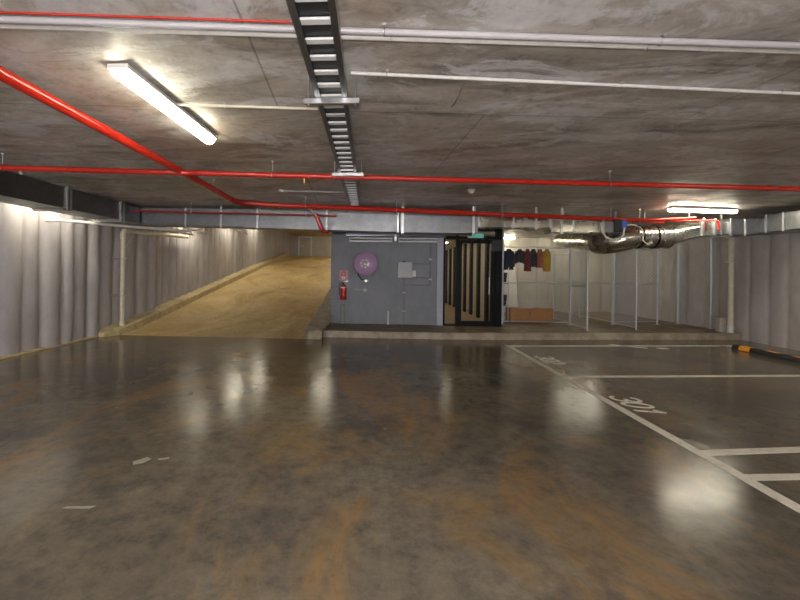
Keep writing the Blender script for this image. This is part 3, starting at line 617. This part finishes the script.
MB().tube([(ex-0.02, ey-0.02, 1.26), (ex-0.09, ey-0.03, 1.24), (ex-0.115, ey-0.03, 1.15), (ex-0.11, ey-0.03, 0.98), (ex-0.105, ey-0.03, 0.92)], 0.011, 8).build('hose', DARK, r)
MB().box(ex-0.03, ex+0.03, ey+0.08, WY, 1.05, 1.15).build('wall_bracket', GALV, r)
def disc(mb, x, y, z, r0, r1, n=24, d=0.004):
    vs = [];
    for rr, yy in ((r0, y), (r1, y), (r1, y-d), (r0, y-d)):
        for k in range(n): a = 2*math.pi*k/n; vs.append((x+rr*math.cos(a), yy, z+rr*math.sin(a)))
    return mb.add(vs, [(q*n+k, q*n+(k+1) % n, ((q+1) % 4)*n+(k+1) % n, ((q+1) % 4)*n+k) for q in range(4) for k in range(n)])
PINK = m_speck('sign_pink', (0.50, 0.24, 0.27), 0.9, 0.5)
r = thing('extinguisher_sign', 'square pinkish-red sign plate on the wall, directly above the extinguisher', 'sign', (-0.92, WY, 1.33))
MB().bbox(-1.04, -0.80, WY-0.008, WY, 1.33, 1.60, 0.003).build('plate', PINK, r)
fix(disc(MB(), -0.92, WY-0.008, 1.50, 0.045, 0.07).build('emblem', ORANGE, r))
fix(disc(MB(), -0.92, WY-0.008, 1.40, 0.02, 0.045).build('emblem', WHITEP, r))
# panel, box, conduits
r = thing('electrical_box', 'pale grey electrical box on the middle of the grey wall', 'electrical box', (0.72, WY, 1.40))
MB().bbox(0.53, 0.93, WY-0.16, WY, 1.41, 1.84, 0.012).build('cabinet', GREYBOX, r)
MB().bbox(0.55, 0.91, WY-0.172, WY-0.158, 1.43, 1.82, 0.005).build('door', GREYBOX, r)
MB().bbox(0.67, 0.75, WY-0.10, WY-0.03, 1.84, 1.875, 0.008).build('gland', DARK, r)
MB().bbox(0.93, 1.03, WY-0.11, WY, 1.44, 1.62, 0.02).build('side_switch', WHITEP, r)
r = thing('conduit', 'grey conduit dropping from the electrical box to the pavement', 'conduit', (0.72, WY, SZ))
MB().bbox(0.70, 0.75, WY-0.03, WY, SZ, 1.41, 0.004).build('pipe', m_wall('conduit_grey', (0.20, 0.20, 0.21)), r)
cg = bpy.data.materials['conduit_grey']
for z in (0.5, 1.0): MB().box(0.68, 0.77, WY-0.036, WY, z, z+0.03).build('clip', GREYP, r)
r = thing('conduit', 'thin grey conduits looping from the electrical box to the right end of the wall', 'conduit', (1.4, WY, 1.2))
for z, x0 in ((1.80, 0.93), (1.42, 1.0), (1.22, 0.75)): MB().tube([(x0, WY-0.012, z), (1.42, WY-0.012, z)], 0.012, 8).build('branch', cg, r)
MB().tube([(1.42, WY-0.014, 1.22), (1.42, WY-0.014, 2.40)], 0.014, 8).build('riser', cg, r)
for z in (1.36, 1.90): MB().bbox(1.385, 1.455, WY-0.03, WY, z, z+0.04, 0.004).build('clip', WHITEP, r)
MB().bbox(-0.99, -0.87, WY-0.07, WY, SZ, 0.68, 0.01).build('wall_duct', m_wall('green_grey', (0.20, 0.21, 0.19)), label='grey-green cover strip on the wall below the fire extinguisher', cat='cover')
MB().tube([(0.30, WY-0.06, SZ), (0.30, WY-0.06, 0.52)], 0.025, 12).build('pipe_stub', WHITEP, label='short pale pipe stub standing on the pavement against the grey wall', cat='pipe')

# ============================================================ GLASS DOOR
DY = 10.60
def frame(mb, x0, x1, z0, z1, wl, wr, wb, wt, y0, y1):
    return mb.box(x0, x0+wl, y0, y1, z0, z1).box(x1-wr, x1, y0, y1, z0, z1).box(x0+wl, x1-wr, y0, y1, z0, z0+wb).box(x0+wl, x1-wr, y0, y1, z1-wt, z1)
zt = 2.46
d = frame(MB(), 1.76, 3.30, SZ, CZ, 0.05, 0.16, 0.04, 0.05, DY-0.06, DY+0.06).box(2.10, 2.16, DY-0.06, DY+0.06, SZ, CZ).box(1.81, 3.14, DY-0.055, DY+0.055, zt, zt+0.09).build('door_1', BLACK, kind='structure')
ORG['door_1'] = Vector((0, 0, 0))
frame(MB(), 2.165, 3.135, SZ+0.01, zt-0.01, 0.09, 0.12, 0.12, 0.09, DY-0.03, DY+0.03).build('door_leaf', BLACK, d)
leaf = bpy.data.objects['door_leaf']; ORG['door_leaf'] = Vector((0, 0, 0))
MB().box(2.25, 3.02, DY-0.005, DY+0.005, SZ+0.12, zt-0.09).build('glass_pane', GLASS, leaf)
MB().box(1.81, 2.10, DY-0.005, DY+0.005, SZ+0.04, zt).build('glass_pane', GLASS, d)
MB().box(1.81, 3.14, DY-0.005, DY+0.005, zt+0.09, CZ-0.05).build('glass_pane', GLASS, d)
MB().tube([(2.97, DY-0.07, 1.0), (2.97, DY-0.07, 1.45)], 0.012, 10).tube([(2.97, DY-0.07, 1.03), (2.97, DY-0.03, 1.03)], 0.01, 8).tube([(2.97, DY-0.07, 1.42), (2.97, DY-0.03, 1.42)], 0.01, 8).build('door_handle', GALV, leaf)
MB().bbox(2.55, 3.0, DY-0.10, DY-0.03, zt-0.085, zt-0.03, 0.008).build('door_closer', BLACK, leaf)
r = thing('exit_sign', 'glowing green exit light above the glass door', 'exit sign', (2.55, DY-0.12, 2.52))
MB().bbox(2.38, 2.79, DY-0.16, DY-0.06, 2.49, 2.62, 0.01).build('housing', WHITEP, r)
MB().box(2.40, 2.77, DY-0.166, DY-0.158, 2.50, 2.60).build('face', EXITM, r)
MB().bbox(3.00, 3.26, DY-0.16, DY-0.06, 2.15, 2.45, 0.01).build('access_control_box', DARK, label='black box at the upper right corner of the glass door frame', cat='box')

# ============================================================ STORAGE CAGES
def mesh_panel(mb, a, b, z0, z1, pitch=0.075, rad=0.0055):
    a, b = Vector((*a, 0)), Vector((*b, 0)); d = (b-a); W = d.length; d.normalize(); H = z1-z0; nrm = Vector((-d.y, d.x, 0))
    k = -H
    step = pitch*math.sqrt(2)/1.0
    while k < W:
        for sg in (1, -1):
            # line u = k + t (sg=1) or u = k + (H - t)
            t0, t1 = max(0, -k), min(H, W-k)
            if t1-t0 > 0.02:
                def P(t): return a+d*(k+t)+Vector((0, 0, z0+(t if sg > 0 else H-t)))
                p, q = P(t0), P(t1); dr = (q-p).normalized(); s1 = dr.cross(nrm)*rad; s2 = nrm*rad+nrm*rad*sg
                vs = [p+s1+s2, p-s1+s2, p-nrm*rad+s2, q+s1+s2, q-s1+s2, q-nrm*rad+s2]
                mb.add(vs, [(0, 1, 4, 3), (1, 2, 5, 4), (2, 0, 3, 5)])
        k += step
    return mb
def fence_panel(root, a, b, z0, z1, name='mesh_panel', rad=0.0055):
    fix(mesh_panel(MB(), a, b, z0+0.03, z1-0.02, 0.075, rad).build(name, WIRE, root))
    for z in (z0+0.03, (z0+z1)/2+0.05, z1-0.02):
        MB().tube([(*a, z), (*b, z)], 0.014, 8).build('rail', POSTM, root)
def post(root, x, y, z0, z1, rad=0.024): MB().tube([(x, y, z0), (x, y, z1)], rad, 12).lathe((x, y, z1), (0, 0, 1), [(rad+0.004, 0), (rad+0.004, 0.01), (0.01, 0.025)], 12).bbox(x-0.05, x+0.05, y-0.05, y+0.05, z0, z0+0.008, 0.002).build('post', POSTM, root)
ZT = 2.35
r = thing('storage_cage', 'galvanised chain-link cage holding hanging clothes and a cardboard box', 'cage', (4.4, 12, SZ))
post(r, 3.50, 11.1, SZ, 2.9); post(r, 5.33, 11.1, SZ, ZT); post(r, 5.33, 12.1, SZ, ZT); post(r, 5.33, 13.3, SZ, ZT); post(r, 5.33, 15.05, SZ, ZT)
fence_panel(r, (3.50, 11.1), (5.33, 11.1), SZ+0.05, ZT-0.03, rad=0.0012); fence_panel(r, (5.33, 11.1), (5.33, 15.05), SZ+0.05, ZT-0.03)
r = thing('storage_cage', 'empty open-fronted chain-link cage in the middle of the row', 'cage', (6, 13, SZ))
post(r, 6.65, 11.4, SZ, ZT); post(r, 6.65, 13.2, SZ, ZT); post(r, 6.65, 15.05, SZ, ZT)
fence_panel(r, (6.65, 11.4), (6.65, 15.05), SZ+0.05, ZT-0.03)
MB().tube([(5.36, 11.1, ZT-0.05), (6.65, 11.4, ZT-0.05)], 0.014, 8).build('rail', POSTM, r)
r = thing('storage_cage', 'chain-link cage against the right-hand wall', 'cage', (7.8, 12, SZ))
post(r, 8.05, 11.65, SZ, ZT+0.1); post(r, 8.80, 11.9, SZ, ZT+0.1)
fence_panel(r, (6.70, 11.42), (8.05, 11.65), SZ+0.05, ZT-0.03)
for (x0, y0, x1, y1, lab) in [(5.30, 11.0, 5.27, 10.08, 'open chain-link gate swung forward beside the clothes cage'), (6.63, 11.3, 6.66, 10.40, 'open chain-link gate swung forward, farther right beside the elbow duct')]:
    g = thing('cage_gate', lab, 'gate', (x0, y0, SZ))
    z0, z1 = SZ+0.03, ZT-0.02
    for (x, y) in ((x0, y0), (x1, y1)): MB().tube([(x, y, z0-0.03 if x == x1 else z0), (x, y, z1)], 0.022, 10).build('stile', POSTM, g)
    for z in (z0+0.03, 1.25, z1-0.02): MB().tube([(x0, y0, z), (x1, y1, z)], 0.016, 8).build('rail', POSTM, g)
    fix(mesh_panel(MB(), (x0, y0), (x1, y1), z0+0.03, z1-0.02, 0.065, 0.006).build('mesh_panel', WIRE, g))
    for z in (0.5, 2.0): MB().bbox(x0-0.03, x0+0.05, y0-0.01, y0+0.10, z, z+0.05, 0.004).build('hinge', GALV, g)
# posts on the right wall
for y, lab in ((10.85, 'nearest thin galvanised post on the right wall, left of the cream pipe'), (11.95, 'thin galvanised post on the right wall behind the cage end'),):
    MB().tube([(8.86, y, SZ), (8.86, y, 2.62)], 0.024, 10).build('wall_post', POSTM, label=lab, cat='post')
r = thing('drain_pipe', 'cream vertical drain pipe on the right wall behind the wheel stop', 'pipe', (8.78, 10.25, 0))
MB().tube([(8.82, 10.22, 0.0), (8.82, 10.22, CZ)], 0.062, 14).build('pipe', CREAM, r)
MB().tube([(8.82, 10.22, SZ), (8.82, 10.22, SZ+0.18)], 0.075, 14).build('collar', WHITEP, r)
MB().bbox(8.66, 8.82, 10.30, 10.48, 0.10, 0.52, 0.02).build('inspection_box', m_speck('pale_plaster', (0.42, 0.37, 0.33)), r)
MB().bbox(8.72, 8.9, 10.14, 10.30, 1.9, 1.93, 0.004).build('clip', GALV, r)

# contents of the cage
CLOTH = lambda n, c: m_speck(n, c, 0.75, 0.9)
rail = thing('clothes_rail', 'horizontal steel clothes rail inside the cage with hanging garments', 'clothes rail', (4.5, 12, 2.35))
MB().tube([(3.55, 12.0, 2.36), (5.31, 12.0, 2.36)], 0.014, 10).build('bar', POSTM, rail)
for x in (3.6, 5.28): MB().tube([(x, 12.0, 2.36), (x, 12.0, CZ)], 0.008, 8).build('rod', POSTM, rail)
def garment(x, y, ztop, wd, ln, m, label, rz_=0.0, seed=0, hm=None):
    rnd = random.Random(seed); g = thing('hanging_garment', label, 'clothing', (x, y, ztop-ln), 'clothes hanging in the cage')
    n = 28; rows = 9; vs = []
    for j in range(rows):
        t = j/(rows-1); z = ztop-0.04-t*ln
        hwid = wd*0.5*(0.30+0.70*min(1, t*4))*(1+0.08*math.sin(seed+t*5)); th = 0.05+0.05*min(1, t*3)
        for i in range(n):
            a = 2*math.pi*i/n; fold = 1+0.16*math.sin(5*a+seed*2+t*1.5)*t
            u = hwid*math.cos(a); v = th*math.sin(a)*fold
            vs.append((x+u*math.cos(rz_)-v*math.sin(rz_), y+u*math.sin(rz_)+v*math.cos(rz_), z+0.02*math.sin(a*3+seed)*(t > .9)))
    mb = MB(); mb.add(vs, [(j*n+i, j*n+(i+1) % n, (j+1)*n+(i+1) % n, (j+1)*n+i) for j in range(rows-1) for i in range(n)], True)
    mb.add(vs[:n], [tuple(range(n))]); mb.add(vs[-n:], [tuple(range(n))[::-1]])
    fix(mb.build('body', m, g))
    for s_ in (-1, 1):
        dx = s_*wd*0.46; c_, s2 = math.cos(rz_), math.sin(rz_)
        MB().tube([(x+dx*0.75*c_, y+dx*0.75*s2, ztop-0.11), (x+dx*1.05*c_, y+dx*1.05*s2, ztop-0.28), (x+dx*1.12*c_, y+dx*1.12*s2, ztop-0.28-ln*0.5)], [0.05, 0.05, 0.04], 10).build('sleeve', m, g)
    MB().tube([(x, y, ztop-0.05), (x, y, ztop+0.005), (x+0.012, y, ztop+0.03), (x+0.02, y, ztop+0.01)], 0.004, 6).build('hanger_hook', GALV, g)
NAVY, NAVR, GRY, CORAL, YELL = CLOTH('navy_cloth', (0.012, 0.018, 0.05)), CLOTH('red_cloth', (0.16, 0.02, 0.03)), CLOTH('charcoal_cloth', (0.03, 0.03, 0.04)), CLOTH('coral_cloth', (0.42, 0.12, 0.08)), CLOTH('yellow_cloth', (0.45, 0.27, 0.02))
zr = 2.35
garment(3.95, 12.0, zr, 0.30, 0.62, NAVY, 'navy blue garment, leftmost on the rail in the cage', 0.15, 1)
garment(4.29, 12.03, zr, 0.22, 0.40, GRY, 'dark slate garment hanging next to the navy one', -0.5, 2)
garment(4.50, 11.98, zr, 0.17, 0.66, NAVR, 'dark red garment in the middle of the cage rail', 0.6, 3)
garment(4.68, 12.0, zr, 0.2, 0.52, GRY, 'charcoal garment between the red and the coral ones', 0.9, 4)
garment(4.87, 12.0, zr, 0.10, 0.55, CORAL, 'coral orange garment hanging beside the yellow one', 1.1, 5)
garment(5.07, 12.0, zr, 0.22, 0.66, YELL, 'yellow garment, rightmost on the rail in the cage', 0.5, 6)
r = thing('cardboard_box', 'long low brown cardboard box on the floor of the clothes cage', 'box', (4.5, 11.9, SZ))
MB().bbox(3.92, 5.16, 11.7, 12.15, SZ, 0.53, 0.006).build('carton', CARD, r)
MB().box(3.92, 5.16, 11.69, 11.925, 0.53, 0.537).box(3.92, 5.16, 11.935, 12.16, 0.53, 0.537).build('flap', CARD, r)
MB().box(4.45, 4.52, 11.688, 12.16, 0.30, 0.54).build('tape', m_speck('tape', (0.30, 0.15, 0.06)), r)
for k, (z, lab) in enumerate(((0.62, 'dark grey plastic crate, lower of two on the rack by the door'), (1.28, 'dark grey plastic crate, upper of two on the rack by the door'))):
    c = thing('plastic_crate', lab, 'crate', (3.80, 11.9, z))
    MB().hexa([(3.57, 11.77, z), (3.81, 11.77, z), (3.81, 12.07, z), (3.57, 12.07, z), (3.545, 11.75, z+0.28), (3.835, 11.75, z+0.28), (3.835, 12.09, z+0.28), (3.545, 12.09, z+0.28)]).build('body', GRY, c)
    MB().bbox(3.54, 3.84, 11.745, 12.095, z+0.28, z+0.31, 0.006).build('lid', DARK, c)
r = thing('steel_rack', 'narrow steel rack inside the cage beside the glass door', 'rack', (3.78, 11.9, SZ))
for x in (3.52, 3.86):
    for y in (11.72, 12.12): MB().box(x-0.012, x+0.012, y-0.012, y+0.012, SZ, 1.75).build('upright', POSTM, r)
for z in (0.59, 1.25): MB().box(3.52, 3.86, 11.72, 12.12, z, z+0.03).build('shelf', GALVD, r)
def basket(x, y, z, label):
    b = thing('wire_basket', label, 'basket', (x, y, z)); mb = MB()
    for zz, h in ((z+0.01, 0.13), (z+0.11, 0.15), (z+0.22, 0.17)): mb.tube([(x-h, y-0.12, zz), (x+h, y-0.12, zz), (x+h, y+0.12, zz), (x-h, y+0.12, zz)], 0.006, 6, closed=True)
    for i in range(7):
        u = -0.13+i*0.26/6
        for s_ in (-1, 1): mb.tube([(x+u, y+s_*0.12, z+0.01), (x+u*1.3, y+s_*0.12, z+0.22)], 0.004, 5)
    mb.build('basket_body', GALV, b)
    MB().tube([(x-0.16, y, z+0.21), (x-0.08, y, z+0.33), (x+0.08, y, z+0.33), (x+0.16, y, z+0.21)], 0.006, 6).build('handle', GALV, b)
basket(4.45, 11.92, 0.54, 'grey wire basket on the left half of the cardboard box')
basket(4.92, 11.92, 0.54, 'grey wire basket on the right end of the cardboard box')
r = thing('white_board', 'tall white board leaning at the back of the clothes cage', 'board', (5.6, 14.9, SZ))
MB().hexa([(4.3, 14.65, SZ), (5.2, 14.65, SZ), (5.2, 14.70, SZ), (4.3, 14.70, SZ), (4.3, 15.08, 1.95), (5.2, 15.08, 1.95), (5.2, 15.12, 1.95), (4.3, 15.12, 1.95)]).build('panel', WHITEP, r)

# ============================================================ WHEEL STOP
r = thing('wheel_stop', 'black rubber wheel stop with yellow blocks by the right wall', 'wheel stop', (7.68, 7.95, 0))
pf = [(-0.075, 0), (0.075, 0), (0.07, 0.04), (0.045, 0.10), (-0.045, 0.10), (-0.07, 0.04)]
fix(MB().sweep(pf, (7.68, 8.78, 0), (7.66, 7.12, 0)).build('body', DARK, r))
for y in (8.62, 8.10, 7.58):
    q = [(-0.0765, 0.012), (0.0765, 0.012), (0.0725, 0.04), (0.047, 0.103), (-0.047, 0.103), (-0.0725, 0.04)]
    fix(MB().sweep(q, (7.677, y, 0), (7.674, y-0.24, 0)).build('reflector_block', YEL, r, label='yellow reflective block'))
# ============================================================ LANDING DOOR
r = thing('service_door', 'pale door with a white frame at the top of the ramp', 'door', (-5.6, 29.9, 2.66))
frame(MB(), -6.15, -5.1, 2.66, 4.28, 0.10, 0.10, 0.01, 0.10, 29.92, 30.0).build('door_frame', DIFFOFF, r)
MB().box(-6.05, -5.2, 29.96, 30.0, 2.67, 4.18).build('door_leaf', WALL_B, r)
MB().tube([(-5.92, 29.88, 3.5), (-5.75, 29.88, 3.5)], 0.03, 8).box(-5.95, -5.9, 29.88, 29.96, 3.45, 3.55).build('door_handle', GALV, r)
